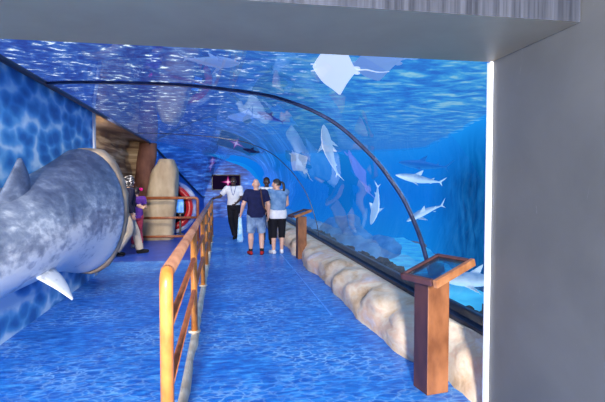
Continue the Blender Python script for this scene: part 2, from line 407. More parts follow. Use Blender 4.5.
def add_zloft(bm, prof, seg=24, power=2.3):
    # stacked horizontal superellipse rings: (x, y, z, rx, ry)
    rings = []
    for (cx, cy, z, rx, ry) in prof:
        ring = []
        for k in range(seg):
            a = 2*PI*k/seg; c, s = math.cos(a), math.sin(a)
            ring.append(V((cx + rx*math.copysign(abs(c)**(2/power), c), cy + ry*math.copysign(abs(s)**(2/power), s), z)))
        rings.append(ring)
    add_rings(bm, rings)

def fused(name, bm, m, parent, voxel, smooth=2):
    # overlapping closed pieces become ONE continuous skin
    o = link(name, bm, m, parent, smooth=False)
    md = o.modifiers.new('fuse', 'REMESH'); md.mode = 'VOXEL'; md.voxel_size = voxel; md.use_smooth_shade = True
    if smooth:
        ms = o.modifiers.new('soften', 'SMOOTH'); ms.factor = .5; ms.iterations = smooth
    dg = bpy.context.evaluated_depsgraph_get(); dg.update()
    me = bpy.data.meshes.new_from_object(o.evaluated_get(dg), depsgraph=dg)
    o.modifiers.clear(); old = o.data; o.data = me; bpy.data.meshes.remove(old)
    me.name = name
    if not me.materials: me.materials.append(m)
    for p in me.polygons: p.use_smooth = True
    return o

def dup(root, loc, rz, label=None, group=None):
    r = root.copy(); C.objects.link(r); r.location = loc; r.rotation_euler = (0, 0, rz)
    if label: r['label'] = label
    if group: r['group'] = group
    for ch in list(root.children):
        c = ch.copy(); C.objects.link(c); c.parent = r
        for g in list(ch.children):
            d = g.copy(); C.objects.link(d); d.parent = c
    return r

def grid(bm, rows):
    loops = [[bm.verts.new(p) for p in r] for r in rows]
    for A, B in zip(loops, loops[1:]):
        for i in range(len(A)-1):
            bm.faces.new((A[i], A[i+1], B[i+1], B[i]))
    return bm

def fbm(p, s=1., o=4):
    return noise.fractal(V(p)*s, 1., 2., o)

def lerp(a, b, t): return a + (b-a)*t
def sstep(a, b, x):
    t = max(0., min(1., (x-a)/(b-a))); return t*t*(3-2*t)

# ------------------------------------------------------------------ the tunnel's shape
XR, ZR = 2.13, .40          # foot of the acrylic along the rock ledge
def left_rim(y):            # top of the left wall: straight, then sweeping in and down at the far end
    t = sstep(14.0, 21.5, y)
    return (-2.15 + 1.32*t, 2.82 - 1.85*t)
PROFILE = [(-2.14, 2.81), (-1.8, 2.81), (-1.46, 2.795), (-.82, 2.755), (-.24, 2.69), (.42, 2.575), (.75, 2.47), (1.04, 2.33), (1.25, 2.18), (1.43, 2.0), (1.59, 1.82), (1.72, 1.63), (1.83, 1.45), (1.92, 1.25), (2.0, 1.03), (2.06, .80), (2.11, .6), (2.13, .40)]
SKEW = .42
def arch(y, k=0.):          # the arch at station y (foot on the right); panels are set on a skew
    xl, zl = left_rim(y + SKEW*4.2*.5)
    t = sstep(12.5, 21.5, y)
    out = []
    n = len(PROFILE)
    for i, (px, pz) in enumerate(PROFILE):
        u = i/(n-1)
        x = lerp(px, xl + (px + 2.14)/(2.13+2.14)*(2.13 - xl), 1.)
        drop = (2.81 - zl)
        s = max(0., 1 - (px + 2.14)/1.6)
        z = pz - drop*(s**1.6)
        yy = y + SKEW*sstep(2.9, 4.45, y)*(2.13 - px)
        out.append(V((x, yy, z)))
    return out

def catmull(pts, n=4):
    out = []
    for i in range(len(pts)-1):
        p0, p1, p2, p3 = pts[max(i-1, 0)], pts[i], pts[i+1], pts[min(i+2, len(pts)-1)]
        for k in range(n):
            t = k/n
            out.append(.5*((2*p1) + (p2-p0)*t + (2*p0-5*p1+4*p2-p3)*t*t + (3*p1-p0-3*p2+p3)*t**3))
    out.append(pts[-1]); return out

YS = [2.92 + .385*i for i in range(51)]
bm = bmesh.new(); grid(bm, [catmull(arch(y), 3) for y in YS])
tunnel = struct(link('window_1', bm, M['acrylic']))
for f in tunnel.data.polygons: pass
# make its faces look into the tunnel
c0 = tunnel.data.polygons[len(tunnel.data.polygons)//2]
if (V((0, c0.center.y, 1.2)) - c0.center).dot(c0.normal) < 0:
    tunnel.data.flip_normals()
for yr, wd in ((4.45, 1.), (10.3, .42)):
    P = catmull(arch(yr), 3)
    bm = bmesh.new(); rings = []
    for i, p in enumerate(P):
        t = (P[min(i+1, len(P)-1)] - P[max(i-1, 0)]).normalized()
        ax = V((0, 1, 0)); nrm = t.cross(ax).normalized(); ax = nrm.cross(t).normalized()
        if nrm.dot(V((0, p.y, 1.)) - p) < 0: nrm = -nrm
        rings.append([p + ax*a + nrm*b for a, b in ((-.026*wd, -.01), (.026*wd, -.01), (.026*wd, .018*wd), (-.026*wd, .018*wd))])
    add_rings(bm, rings)
    rb = link('rib', bm, M['rib'], tunnel, smooth=False)
    rb['label'] = 'dark curved joint rib of the acrylic'

# rim of the left wall
bm = bmesh.new()
add_tube(bm, [V((left_rim(y)[0] + .03, y, left_rim(y)[1])) for y in [2.9+.5*i for i in range(41)]], .035, 8)
struct(link('trim_1', bm, M['rim_black']))
# the channel on the rock ledge, two steps
bm = bmesh.new()
add_box(bm, (2.14, 12.0, .355), (.10, 18, .07), bevel=.012)
add_box(bm, (2.19, 12.0, .42), (.045, 18, .10), bevel=.01)
struct(link('trim_2', bm, M['rim_black'], smooth=False))

# ------------------------------------------------------------------ the setting
bm = bmesh.new()
ny = 52
rows = []
def fx(y): return -2.19 if y < 14 else left_rim(y)[0] - .05
for i in range(ny+1):
    y = -5.2 + 28.2*i/ny
    rows.append([V((lerp(-3.6, 2.3, k/20), y, 0)) for k in range(21)])
grid(bm, rows)
fl = link('floor', bm, [M['floor'], M['floor_dark']], smooth=False)
for p in fl.data.polygons:
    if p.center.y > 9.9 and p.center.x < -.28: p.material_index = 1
if fl.data.polygons[0].normal.z < 0: fl.data.flip_normals()
struct(fl)
# white seam stuck along the walkway
bm = box((1.30, 8.2, .0025), (.026, 5.4, .005)); struct(link('trim_3', bm, plain('pale seam tape', (.05, .24, .74), .4, (.14, .38, .84), 5.), smooth=False))

# left wall, painted, up to the rock recess
bm = bmesh.new(); grid(bm, [[V((-2.17, lerp(2.9, 8.55, i/30), lerp(0, 2.83, k/12))) for k in range(13)] for i in range(31)])
wl = struct(link('wall_left', bm, M['wall_paint'], smooth=False))
bm = box((-2.19, 8.60, 1.41), (.10, .10, 2.80), bevel=.01); struct(link('trim_4', bm, plain('weathered white wall end', (.55, .56, .62), .6, (.72, .70, .68), 5., (1, 1, .4)), smooth=False))
# far left wall: plain blue under the sinking rim
bm = bmesh.new()
grid(bm, [[V((left_rim(y)[0] - .0, y, lerp(0, left_rim(y)[1] + .01, k/8))) for k in range(9)] for y in [15.6 + .3*i for i in range(23)]])
struct(link('wall_left_far', bm, M['wall_blue']))
# end wall with ripples
def xr_end(z):      # the tunnel's last arch closes against this wall
    P = [(x, zz) for x, zz in PROFILE if x > .3][::-1] + [(-.6, 2.95), (-2.4, 3.4), (-6.5, 4.3)]
    if z <= P[0][1]: return P[0][0]
    for a, b in zip(P, P[1:]):
        if a[1] <= z <= b[1]: return lerp(a[0], b[0], (z-a[1])/max(1e-6, b[1]-a[1]))
    return P[-1][0]
bm = bmesh.new(); grid(bm, [[V((lerp(-11, xr_end(4.3*k/40), i/12), 22.4, 4.3*k/40)) for k in range(41)] for i in range(13)])
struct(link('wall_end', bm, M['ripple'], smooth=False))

# portal in front of the tunnel: right jamb, lintel, white strip
bm = box((1.764+.25, -1.1, 1.66), (.5, 8.0, 3.32)); struct(link('wall_right', bm, M['portal'], smooth=False))
bm = bmesh.new()
add_box(bm, (-.98, 2.49, 2.86), (5.48, .78, .92))
lt = link('ceiling', bm, [M['soffit'], M['lintel_face']], smooth=False)
for p in lt.data.polygons:
    if p.normal.y < -.5: p.material_index = 1
struct(lt)
bm = box((1.764-.010, 2.885, 1.2), (.022, .045, 2.4), bevel=.004); struct(link('trim_5', bm, M['white_strip'], smooth=False))

# the dim entrance hall the tunnel opens from
bm = box((-.9, -1.2, 3.38), (6.6, 8.1, .12)); struct(link('ceiling_hall', bm, plain('dark hall ceiling', (.10, .10, .11), .7, (.13, .13, .14), 3.), smooth=False))
bm = box((-.9, -5.2, 1.7), (6.6, .12, 3.4)); struct(link('wall_back', bm, plain('pale blue hall wall', (.30, .38, .50), .6, (.40, .46, .55), 2.), smooth=False))
bm = box((-3.9, -1.0, 1.7), (.12, 8.3, 3.4)); struct(link('wall_hall', bm, plain('blue hall wall', (.06, .16, .42), .5, (.10, .24, .55), 2.), smooth=False))
bm = box((1.0, 2.82, 4.0), (28, .10, 1.5)); struct(link('wall_tank_front', bm, M['wall_blue'], smooth=False))
# tank: water surface, far water, sand
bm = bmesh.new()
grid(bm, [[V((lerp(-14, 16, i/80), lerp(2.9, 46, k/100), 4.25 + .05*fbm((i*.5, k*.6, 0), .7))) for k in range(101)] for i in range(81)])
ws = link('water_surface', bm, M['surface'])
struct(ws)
bm = bmesh.new()
path = [(9.0, 2.95), (9.5, 9), (10.2, 16), (11.2, 20), (12.7, 25), (14.0, 30), (14.6, 36), (4, 43), (-6, 44), (-13, 38), (-13.5, 20), (-13, 3)]
PP = catmull([V((x, y, 0)) for x, y in path], 6)
grid(bm, [[V((p.x + .25*fbm((p.x, p.y, z), .6), p.y, z)) for z in (-3, -2, -1, 0, 1, 2, 3, 4.4)] for p in PP])
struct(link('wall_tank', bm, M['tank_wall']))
bm = bmesh.new()
def sandz(x, y):
    return -.02 + .10*fbm((x, y, 0), .8) - 1.8*sstep(3.6, 6.5, x) - .9*sstep(7, 13, y)*sstep(2.4, 3.6, x)
def xmax(y):
    for a, b in zip(path, path[1:]):
        if b[1] > a[1] and a[1] <= y <= b[1]: return lerp(a[0], b[0], (y-a[1])/(b[1]-a[1])) - .35
    return 5.8
def sp(i, k):
    y = lerp(3.0, 35.5, k/80); x = lerp(2.20, xmax(y), (i/40)**1.3); return V((x, y, sandz(x, y)))
grid(bm, [[sp(i, k) for k in range(81)] for i in range(41)])
tag(link('sand_bed', bm, M['sand']), 'bright turquoise sand of the tank beyond the rock ledge', 'sand', kind='stuff')

# coral rubble lying against the foot of the acrylic
bm = bmesh.new()
for i in range(230):
    y = 3.1 + 14.5*random.random()**1.2; x = 2.30 + .22*random.random()
    s = .05 + .085*random.random()
    z = sandz(x, y) + lerp(.12, .36, random.random())*(1 if y < 12 else .8)
    add_ellipsoid(bm, (x, y, z), (s, s*1.2, s*.9), seg=7, rows=5, shape=lambda p, d: p*(1+.45*noise.noise(d*2.5+V((i, 0, 0)))))
add_box(bm, (2.33, 10.9, .06), (.18, 15.6, .42))
tag(link('coral_rubble', bm, M['rubble']), 'dark lumpy coral rubble heaped along the foot of the tank wall', 'rubble', kind='stuff')

# rock ledge
bm = bmesh.new()
rows = []
for i in range(190):
    y = 2.98 + 18.4*i/189
    b = .08*fbm((0, y, 3.), .55) + .05*fbm((4, y, 1.), 1.8) + .20*sstep(4.3, 3.5, y) + .14*math.exp(-((y-9.85)/.35)**2)
    top = .335
    row = []
    for k in range(17):
        u = k/16
        # foot -> bulging face -> flat top running to the channel
        if u < .62:
            w = u/.62
            x = 1.60 + b + .16*w + .07*math.sin(w*PI*1.0)*-1 + .10*w*w
            z = top*(1-(1-w)**1.5)
        else:
            w = (u-.62)/.38
            x = lerp(1.60 + b + .26, 2.12, w); z = top + .02*math.sin(w*PI)
        d = fbm((x*2, y*1.6, z*3.), 1.2)
        amt = .07*math.sin(min(u*1.15, 1)*PI)
        crack = -.05*max(0, 1-abs(noise.noise(V((y*1.1, z*3, 5))))*9)*math.sin(min(u*1.2, 1)*PI)
        row.append(V((x - d*amt - crack, y, max(-.01, z + .4*d*amt))))
    row.append(V((2.12, y, 0)))
    rows.append(row)
rows.insert(0, [V((p.x, p.y, 0)) for p in rows[0]])
grid(bm, rows)
tag(link('rock_ledge', bm, M['ledge']), 'long beige artificial rock ledge running along the foot of the acrylic tank wall', 'rock ledge')

# ------------------------------------------------------------------ rocks of the left recess
bm = bmesh.new()
rows = []
for i in range(70):
    y = lerp(8.65, 15.15, i/69)
    row = []
    for k in range(40):
        z = 2.86*k/39
        layer = math.floor(z*6 + 1.2*fbm((0, y*.5, z), .6))
        x = -2.75 + .16*noise.noise(V((layer*3.1, y*.35, 0))) + .06*fbm((y, z*3, 2), 1.6)
        x += .40*sstep(14.95, 15.15, y)
        row.append(V((x, y, z)))
    row.append(V((-2.5, y, 2.87))); row.append(V((left_rim(y)[0] - .02, y, left_rim(y)[1] + .015)))
    rows.append(row)
grid(bm, rows)
tag(link('layered_rock_face', bm, M['strata']), 'brown layered rock face with horizontal bands above the people at the shark mouth', 'rock')

bm = bmesh.new()
rings = []
for i in range(15):
    u = i/14; z = 2.80*u
    cx = lerp(-2.50, -2.20, u); cy = 14.75
    ring = []
    for k in range(18):
        a = 2*PI*k/18
        r = lerp(.30, .26, u)*(1 + .26*noise.noise(V((math.cos(a)*1.5, math.sin(a)*1.5, z*1.7))))
        ring.append(V((cx + r*math.cos(a), cy + r*.9*math.sin(a), z)))
    rings.append(ring)
add_rings(bm, rings)
tag(link('rock_pillar', bm, M['pillar']), 'slim dark reddish brown rock pillar leaning beside the pale boulder', 'rock')

bm = bmesh.new()
rings = []
for i in range(17):
    u = i/16; z = 2.28*u
    xl = lerp(-2.34, -1.86, u**1.4); xr = lerp(-1.34, -1.22, u)
    if u > .86: xl = lerp(xl, -1.70, (u-.86)/.2); xr = lerp(xr, -1.42, (u-.86)/.2)
    cx, rx = (xl+xr)/2, (xr-xl)/2
    ring = []
    for k in range(26):
        a = 2*PI*k/26; c, s = math.cos(a), math.sin(a)
        d = 1 + .12*noise.noise(V((c*1.4, s*1.4, z*1.3))) + .04*noise.noise(V((c*4, s*4, z*4)))
        ring.append(V((cx + rx*d*math.copysign(abs(c)**.6, c), 14.0 + .42*d*math.copysign(abs(s)**.6, s), z)))
    rings.append(ring)
add_rings(bm, rings)
tag(link('boulder', bm, M['boulder']), 'tall pale tan boulder behind the low cross railing', 'rock')

# ------------------------------------------------------------------ red round opening and the things by it
rd = empty('mouth_doorway', 'red round mouth-shaped opening with a white and blue rim beside the pale boulder', 'doorway', (-1.60, 15.35, .84))
def ellring(bm, rx, rz, w, y0, y1, n=40):
    rings = []
    for k in range(n):
        a = 2*PI*k/n; c, s = math.cos(a), math.sin(a)
        rings.append([V((c*(rx-w), y0, s*(rz-w))), V((c*rx, y0, s*rz)), V((c*(rx+.01), y1, s*(rz+.01))), V((c*(rx-w+.01), y1, s*(rz-w+.01)))])
    add_rings(bm, rings, closed=True)
    return bm
link('red_lip', ellring(bmesh.new(), .68, .72, .20, -.10, .14), M['red'], rd)
link('white_rim', ellring(bmesh.new(), .82, .83, .15, -.03, .18), M['ring_white'], rd)
bm = bmesh.new(); add_rings(bm, [[V((.53*math.cos(2*PI*k/32), y, .57*math.sin(2*PI*k/32))) for k in range(32)] for y in (.16, .20)])
link('dark_back', bm, M['dark_inside'], rd)
ks = empty('screen_kiosk', 'small upright kiosk with a lit blue screen inside the red round opening', 'screen', (-1.30, 15.15, 0))
link('stand', add_box(box((0, .03, .38), (.06, .05, .76), bevel=.008), (0, .03, .012), (.24, .2, .024), bevel=.005), M['tv_black'], ks, smooth=False)
link('casing', box((0, .03, .90), (.27, .05, .52), bevel=.012), M['tv_black'], ks, smooth=False)
link('screen', box((0, -.001, .90), (.21, .012, .43), bevel=.003), M['blue_screen'], ks, smooth=False)

tv = empty('television', 'black wall television showing a magenta star flare at the tunnel end', 'television', (.20, 22.36, 1.64))
link('casing', box((0, 0, 0), (1.34, .07, .74), bevel=.015), M['tv_black'], tv, smooth=False)
link('screen', box((0, -.037, 0), (1.27, .008, .67), bevel=.002), M['tv_screen'], tv, smooth=False)

# ------------------------------------------------------------------ railings
def rounded(pts, r=.09, n=5):
    pts = [V(p) for p in pts]; out = [pts[0]]
    for a, b, c in zip(pts, pts[1:], pts[2:]):
        d1 = (a-b).normalized(); d2 = (c-b).normalized()
        p, q = b + d1*r, b + d2*r
        for k in range(n+1):
            t = k/n; out.append((1-t)**2*p + 2*t*(1-t)*b + t*t*q)
    out.append(pts[-1]); return out
kerb = bmesh.new()
rows = []
for i in range(60):
    y = 2.2 + 12.3*i/59
    e = .018*fbm((0, y, 9), 2.2)
    rows.append([V((-.325, y, 0)), V((-.32, y, .05)), V((-.31, y, .06)), V((-.275 + e, y, .055)), V((-.258 + e*1.3, y, .03)), V((-.252 + e*1.4, y, 0))])
grid(kerb, rows)
for r in (0, -1):
    pass
struct(link('trim_6', kerb, M['kerb']))
rl = empty('railing', 'long orange steel railing dividing the blue walkway down the middle', 'railing', (0, 0, 0))
RX = -.29
PY = [2.52, 4.93, 7.15, 8.95, 10.7, 12.4, 13.9]
bm = bmesh.new(); add_tube(bm, rounded([(RX, PY[0], .06), (RX, PY[0], 1.13), (RX, PY[0] + .6, 1.13)], .07)[:-1], .036, 14)
link('post', bm, M['orange'], rl)
for y in PY[1:]:
    bm = bmesh.new(); add_tube(bm, [(RX, y, .06), (RX, y, 1.10)], .034, 12); link('post', bm, M['orange'], rl)
for y in PY:
    bm = bmesh.new(); add_tube(bm, [(RX, y, .064), (RX, y, .078)], .065, 14); link('foot_plate', bm, M['kerb'], rl)
bm = bmesh.new(); add_tube(bm, [(RX, PY[0]+.06, 1.13), (RX, PY[-1], 1.13)], .037, 14); link('handrail', bm, M['brown_rail'], rl)
for z in (.82, .49):
    bm = bmesh.new(); add_tube(bm, [(RX, PY[0], z), (RX, PY[-1], z)], .024, 10); link('rail', bm, M['rail_red'], rl)

cr = empty('cross_railing', 'low reddish brown railing crossing in front of the pale boulder', 'railing', (0, 0, 0))
yc = 13.2
bm = bmesh.new(); add_tube(bm, rounded([(-2.32, yc, 1.20), (-.66, yc, 1.20), (-.66, yc, .0)], .10), .04, 12); link('handrail', bm, M['rail_red'], cr)
for z in (.66, .15):
    bm = bmesh.new(); add_tube(bm, [(-2.32, yc, z), (-.66, yc, z)], .034, 10); link('rail', bm, M['rail_red'], cr)
bm = bmesh.new(); add_tube(bm, [(-2.32, yc, 0), (-2.32, yc, 1.24)], .036, 10); link('post', bm, M['rail_red'], cr)

# ------------------------------------------------------------------ lecterns
def rz3(a): return Matrix.Rotation(a, 3, 'Z')
ped = empty('display_lectern', 'rust brown square lectern with a tilted glass tray standing near the grey jamb', 'lectern', (1.59, 3.38, 0), group='tilted tray lecterns along the rock ledge')
def make_lectern(t):
    R = rz3(math.radians(9))
    bm = bmesh.new(); add_box(bm, (0, 0, .445), (.19, .19, .89), R, bevel=.006)
    post = link('post', bm, [M['rust'], M['rust_dark']], t, smooth=False)
    for p in post.data.polygons:
        if p.normal.x < -.6: p.material_index = 1
    T = rz3(math.radians(22)) @ Matrix.Rotation(-math.radians(17), 3, 'Y')
    c = V((-.055, -.195, .975))
    w, d, h = .41, .33, .055
    bm = bmesh.new()
    add_box(bm, c + T @ V((0, -d/2, 0)), (w, .035, h), T, bevel=.004); link('front_edge', bm, M['rust_frame'], t, smooth=False)
    bm = bmesh.new()
    for s in (-1, 1): add_box(bm, c + T @ V((s*(w/2-.015), .0175, 0)), (.03, d-.035, h*.85), T, bevel=.004)
    add_box(bm, c + T @ V((0, d/2-.015, 0)), (w, .03, h*.85), T, bevel=.004)
    link('tray_frame', bm, M['rust_dark'], t, smooth=False)
    bm = bmesh.new(); add_box(bm, c + T @ V((0, 0, .008)), (w-.05, d-.05, .008), T); link('glass', bm, M['glass'], t, smooth=False)
    bm = bmesh.new(); add_box(bm, c + T @ V((.09, .10, -.055)), (.10, .08, .06), T); link('bracket', bm, M['rust_dark'], t, smooth=False)
make_lectern(ped)
dup(ped, (1.66, 9.85, 0), math.radians(-4), 'brown square lectern with a tilted tray beside the woman in white sneakers')

# ------------------------------------------------------------------ shark sculpture on the left wall
sh = empty('shark_sculpture', 'huge grey blue painted shark sculpture mounted on the caustic painted wall', 'sculpture', (-2.1, 6, 0))
sh.location = (0, 0, 0)
SEC = [(2.2, -2.08, .88, .16, .22), (3.2, -2.07, .92, .27, .33), (4.45, -2.06, .99, .37, .43), (5.2, -2.06, 1.07, .43, .52), (6.0, -2.06, 1.14, .49, .62), (6.7, -2.06, 1.18, .53, .76), (7.2, -2.06, 1.19, .58, .89), (7.5, -2.06, 1.19, .59, .92), (7.66, -2.06, 1.19, .54, .88)]
def sec_at(y):
    for a, b in zip(SEC, SEC[1:]):
        if a[0] <= y <= b[0]:
            t = (y-a[0])/(b[0]-a[0]); return [lerp(p, q, t) for p, q in zip(a, b)]
P4 = catmull([V((s[0], s[3], s[4])) for s in SEC], 5); Q4 = catmull([V((s[0], s[1], s[2])) for s in SEC], 5)
bm = bmesh.new(); rings = []
for a, b in zip(P4, Q4):
    rings.append([V((b.y + a.y*math.cos(2*PI*k/36), a.x, b.z + a.z*math.sin(2*PI*k/36))) for k in range(36)])
add_rings(bm, rings)
link('body', bm, M['sculpt'], sh)
# lip
bm = bmesh.new(); rings = []
for k in range(48):
    a = 2*PI*k/48; c, s = math.cos(a), math.sin(a)
    d = 1 + .10*noise.noise(V((c*1.8, s*1.8, 1.))) + .05*noise.noise(V((c*6, s*6, 4.)))
    ctr = V((-2.08 + .525*c*d, 7.80, 1.17 + .90*s*d))
    rad = V((c, 0, s))
    rings.append([ctr + rad*(.09*math.cos(2*PI*j/12)*(1+.5*(j > 1 and j < 5))) + V((0, 1, 0))*(.24*math.sin(2*PI*j/12)) + .03*rad*noise.noise(V((c*5, s*5, j))) for j in range(12)])
add_rings(bm, rings, closed=True)
link('mouth_lip', bm, M['mouth'], sh)
def fin(name, root0, root1, tip, sweep, thick, m, parent, n=9):
    # tapered swept blade: from the root edge to a rounded tip
    root0, root1, tip = V(root0), V(root1), V(tip)
    ch = root1-root0; mid = (root0+root1)/2; up = tip-mid
    nrm = ch.cross(up).normalized()
    bm = bmesh.new(); rings = []
    for i in range(n+1):
        u = i/n
        w = (1-u**1.6)*1.0*.94 + .06 if i < n else .05
        c = mid + up*u + V(sweep)*math.sin(u*PI)*.5
        th = thick*(1-u*.75)
        ring = []
        for k in range(14):
            a = 2*PI*k/14
            ring.append(c + ch*.5*w*math.cos(a) + nrm*th*math.sin(a))
        rings.append(ring)
    add_rings(bm, rings)
    return link(name, bm, m, parent)
fin('dorsal_fin', (-1.98, 4.42, 1.30), (-1.95, 5.18, 1.44), (-1.92, 4.93, 1.84), (0, .12, 0), .07, M['sculpt'], sh)
fin('pectoral_fin', (-1.84, 4.95, .70), (-1.80, 5.42, .68), (-1.48, 4.98, .44), (0, .06, .03), .045, M['sculpt'], sh)

# ------------------------------------------------------------------ people
def skin_mat(name, c): return plain(name, c, .55, tuple(min(1, x*1.12) for x in c), 5.)
SK_PINK = skin_mat('pink skin', (.62, .36, .27)); SK_DARK = skin_mat('dark brown skin', (.055, .028, .02)); SK_TAN = skin_mat('tan skin', (.50, .30, .21)); SK_BROWN = skin_mat('brown skin', (.22, .11, .07))
EYE = plain('eye white', (.8, .8, .78), .3, (.7, .7, .7), 20.); LIP = plain('lip', (.35, .10, .09), .5, (.40, .13, .11), 20.)
def cloth(name, c, c2=None, scale=14., bump=.25): return plain(name, c, .85, c2 or tuple(x*.72 for x in c), scale, bump=bump, spec=.2)

def person(label, loc, rz, skin, J, H=1.70, build=1.0, women=False):
    """J: overrides of joints in metres for a 1.70 m body; forward is +Y, the person's own right is +X."""
    j = dict(hipR=(.09, 0, .88), hipL=(-.09, 0, .88), kneeR=(.10, .01, .48), kneeL=(-.10, .01, .48), ankR=(.105, -.02, .085), ankL=(-.105, -.02, .085),
             toeR=(.125, .15, .035), toeL=(-.125, .15, .035),
             shR=(.185, 0, 1.385), shL=(-.185, 0, 1.385), elR=(.235, -.02, 1.10), elL=(-.235, -.02, 1.10), wrR=(.235, .07, .87), wrL=(-.235, .07, .87),
             head=(0, .02, 1.575), yaw=0., chest=(0, 0), hand='relaxed')
    j.update(J)
    j = {k: (V(v) if isinstance(v, tuple) and len(v) == 3 else v) for k, v in j.items()}
    t = empty('person', label, 'person', loc, rz)
    t.scale = (H/1.70,)*3
    b = build
    bm = bmesh.new()
    wa = .135*b if not women else .118*b
    tor = [(0, 0, .80, .10*b, .08*b), (0, 0, .86, .165*b, .11*b), (0, 0, .95, .165*b, .112*b), (0, .0, 1.06, wa, .10*b), (0, .01, 1.18, .152*b, .112*b), (0, .01, 1.29, .168*b, .115*b), (0, 0, 1.37, .160*b, .09*b), (0, 0, 1.42, .10, .068), (0, 0, 1.455, .062, .058)]
    add_zloft(bm, tor, power=2.2)
    hd = j['head']; Rh = rz3(j['yaw'])
    add_capsule(bm, (0, 0, 1.42), hd + V((0, -.01, -.05)), .056, .054)
    def skull(p, d):
        q = p.copy()
        if d.z < -.1:
            k = (-d.z-.1)
            q.x *= 1-.38*k; q.y = q.y*(1-.18*k) + .018*k
        if d.y < 0: q.y *= 1.06
        return q
    add_ellipsoid(bm, hd, (.076, .096, .122), Rh, 20, 14, skull)
    add_capsule(bm, hd + Rh @ V((0, .088, .012)), hd + Rh @ V((0, .110, -.022)), .010, .016, 8)          # nose
    add_capsule(bm, hd + Rh @ V((0, .074, -.092)), hd + Rh @ V((0, .082, -.098)), .020, .018, 8)         # chin
    add_capsule(bm, hd + Rh @ V((-.035, .082, .026)), hd + Rh @ V((.035, .082, .026)), .013, .013, 8)    # brow
    for s in (-1, 1):
        add_ellipsoid(bm, hd + Rh @ V((s*.079, -.008, -.006)), (.012, .022, .034), Rh, 8, 6)             # ear
    for S in 'RL':
        s = 1 if S == 'R' else -1
        sh_, el, wr = j['sh'+S], j['el'+S], j['wr'+S]
        add_capsule(bm, (s*.09, 0, 1.385), sh_, .062*b, .060*b)
        add_capsule(bm, sh_, el, .055*b, .041*b); add_capsule(bm, el, wr, .041*b, .027)
        # hand
        f = (wr-el).normalized(); side = V((s, 0, 0)); side = (side - f*side.dot(f)).normalized()
        fwd = side.cross(f)*s
        if fwd.y < 0: fwd = -fwd
        palm = wr + f*.05
        add_ellipsoid(bm, palm, (.017, .040, .055), Matrix((side, fwd, f)).transposed(), 10, 8)
        inw = -side
        curl = .9 if j['hand'] == 'grip' else .45
        for q, (off, ln) in enumerate(((.030, .070), (.010, .080), (-.010, .075), (-.029, .058))):
            p0 = wr + f*.085 + fwd*off
            p1 = p0 + (f*math.cos(curl*.4) + inw*math.sin(curl*.4))*ln*.45
            p2 = p1 + (f*math.cos(curl) + inw*math.sin(curl))*ln*.32
            p3 = p2 + (f*math.cos(curl*1.6) + inw*math.sin(curl*1.6))*ln*.25
            add_capsule(bm, p0, p1, .0095, .009, 7); add_capsule(bm, p1, p2, .009, .0085, 7); add_capsule(bm, p2, p3, .0085, .0075, 7)
        t0 = wr + f*.03 + fwd*.030
        t1 = t0 + (f*.6 + fwd*.7 + inw*.25)*.035; t2 = t1 + (f*.9 + fwd*.25 + inw*.35)*.032
        add_capsule(bm, t0, t1, .012, .010, 7); add_capsule(bm, t1, t2, .010, .008, 7)
        hp, kn, an, to = j['hip'+S], j['knee'+S], j['ank'+S], j['toe'+S]
        add_capsule(bm, hp, kn, .082*b, .054*b); 
        cm = kn.lerp(an, .3) + V((0, -.012, 0))
        add_capsule(bm, kn, cm, .052*b, .056*b); add_capsule(bm, cm, an, .056*b, .037)
        add_capsule(bm, an + V((0, -.02, -.04)), to, .036, .028)
    body = fused('body', bm, skin, t, .0075, 2)
    for s in (-1, 1):
        bm = bmesh.new(); add_ellipsoid(bm, hd + Rh @ V((s*.031, .0865, .004)), (.012, .009, .007), Rh, 8, 6); link('eye', bm, EYE, body)
    bm = bmesh.new(); add_ellipsoid(bm, hd + Rh @ V((0, .094, -.058)), (.024, .008, .008), Rh, 10, 6); link('mouth', bm, LIP, body)
    t['_'] = 0; del t['_']
    return t, j, tor

def top(t, j, tor, name, m, z0, sleeve=.62, grow=.016, flare=0., b=1.0, collar=1.455):
    bm = bmesh.new(); pr = []
    zs = [z0] + [p[2] for p in tor if p[2] > z0 + .03 and p[2] < 1.44]
    def at_z(z):
        for a, c in zip(tor, tor[1:]):
            if a[2] <= z <= c[2]:
                k = (z-a[2])/(c[2]-a[2]); return [lerp(p, q, k) for p, q in zip(a, c)]
        return list(tor[-1])
    for z in zs:
        q = at_z(z); f = flare*max(0, (1.1-z))
        wid = max(q[3], .145*b)
        pr.append((q[0], q[1], z, wid + grow + f, max(q[4], .105*b if z < 1.3 else 0) + grow + f))
    pr.append((0, 0, 1.448, .078, .070))
    add_zloft(bm, pr, power=2.3)
    for S in 'RL':
        s = 1 if S == 'R' else -1
        sh_, el, wr = j['sh'+S], j['el'+S], j['wr'+S]
        add_capsule(bm, (s*.09, 0, 1.385), sh_, .068*b + .006, .062*b + grow*.7)
        if sleeve > 0:
            e = sh_.lerp(el, min(1, sleeve))
            add_capsule(bm, sh_, e, .060*b + grow, (.052 if sleeve < .9 else .046)*b + grow, round_b=sleeve >= 1)
            if sleeve > 1: add_capsule(bm, el, el.lerp(wr, min(1, sleeve-1)), .044*b + grow, .034 + grow, round_b=False)
    return fused(name, bm, m, t, .011, 2)

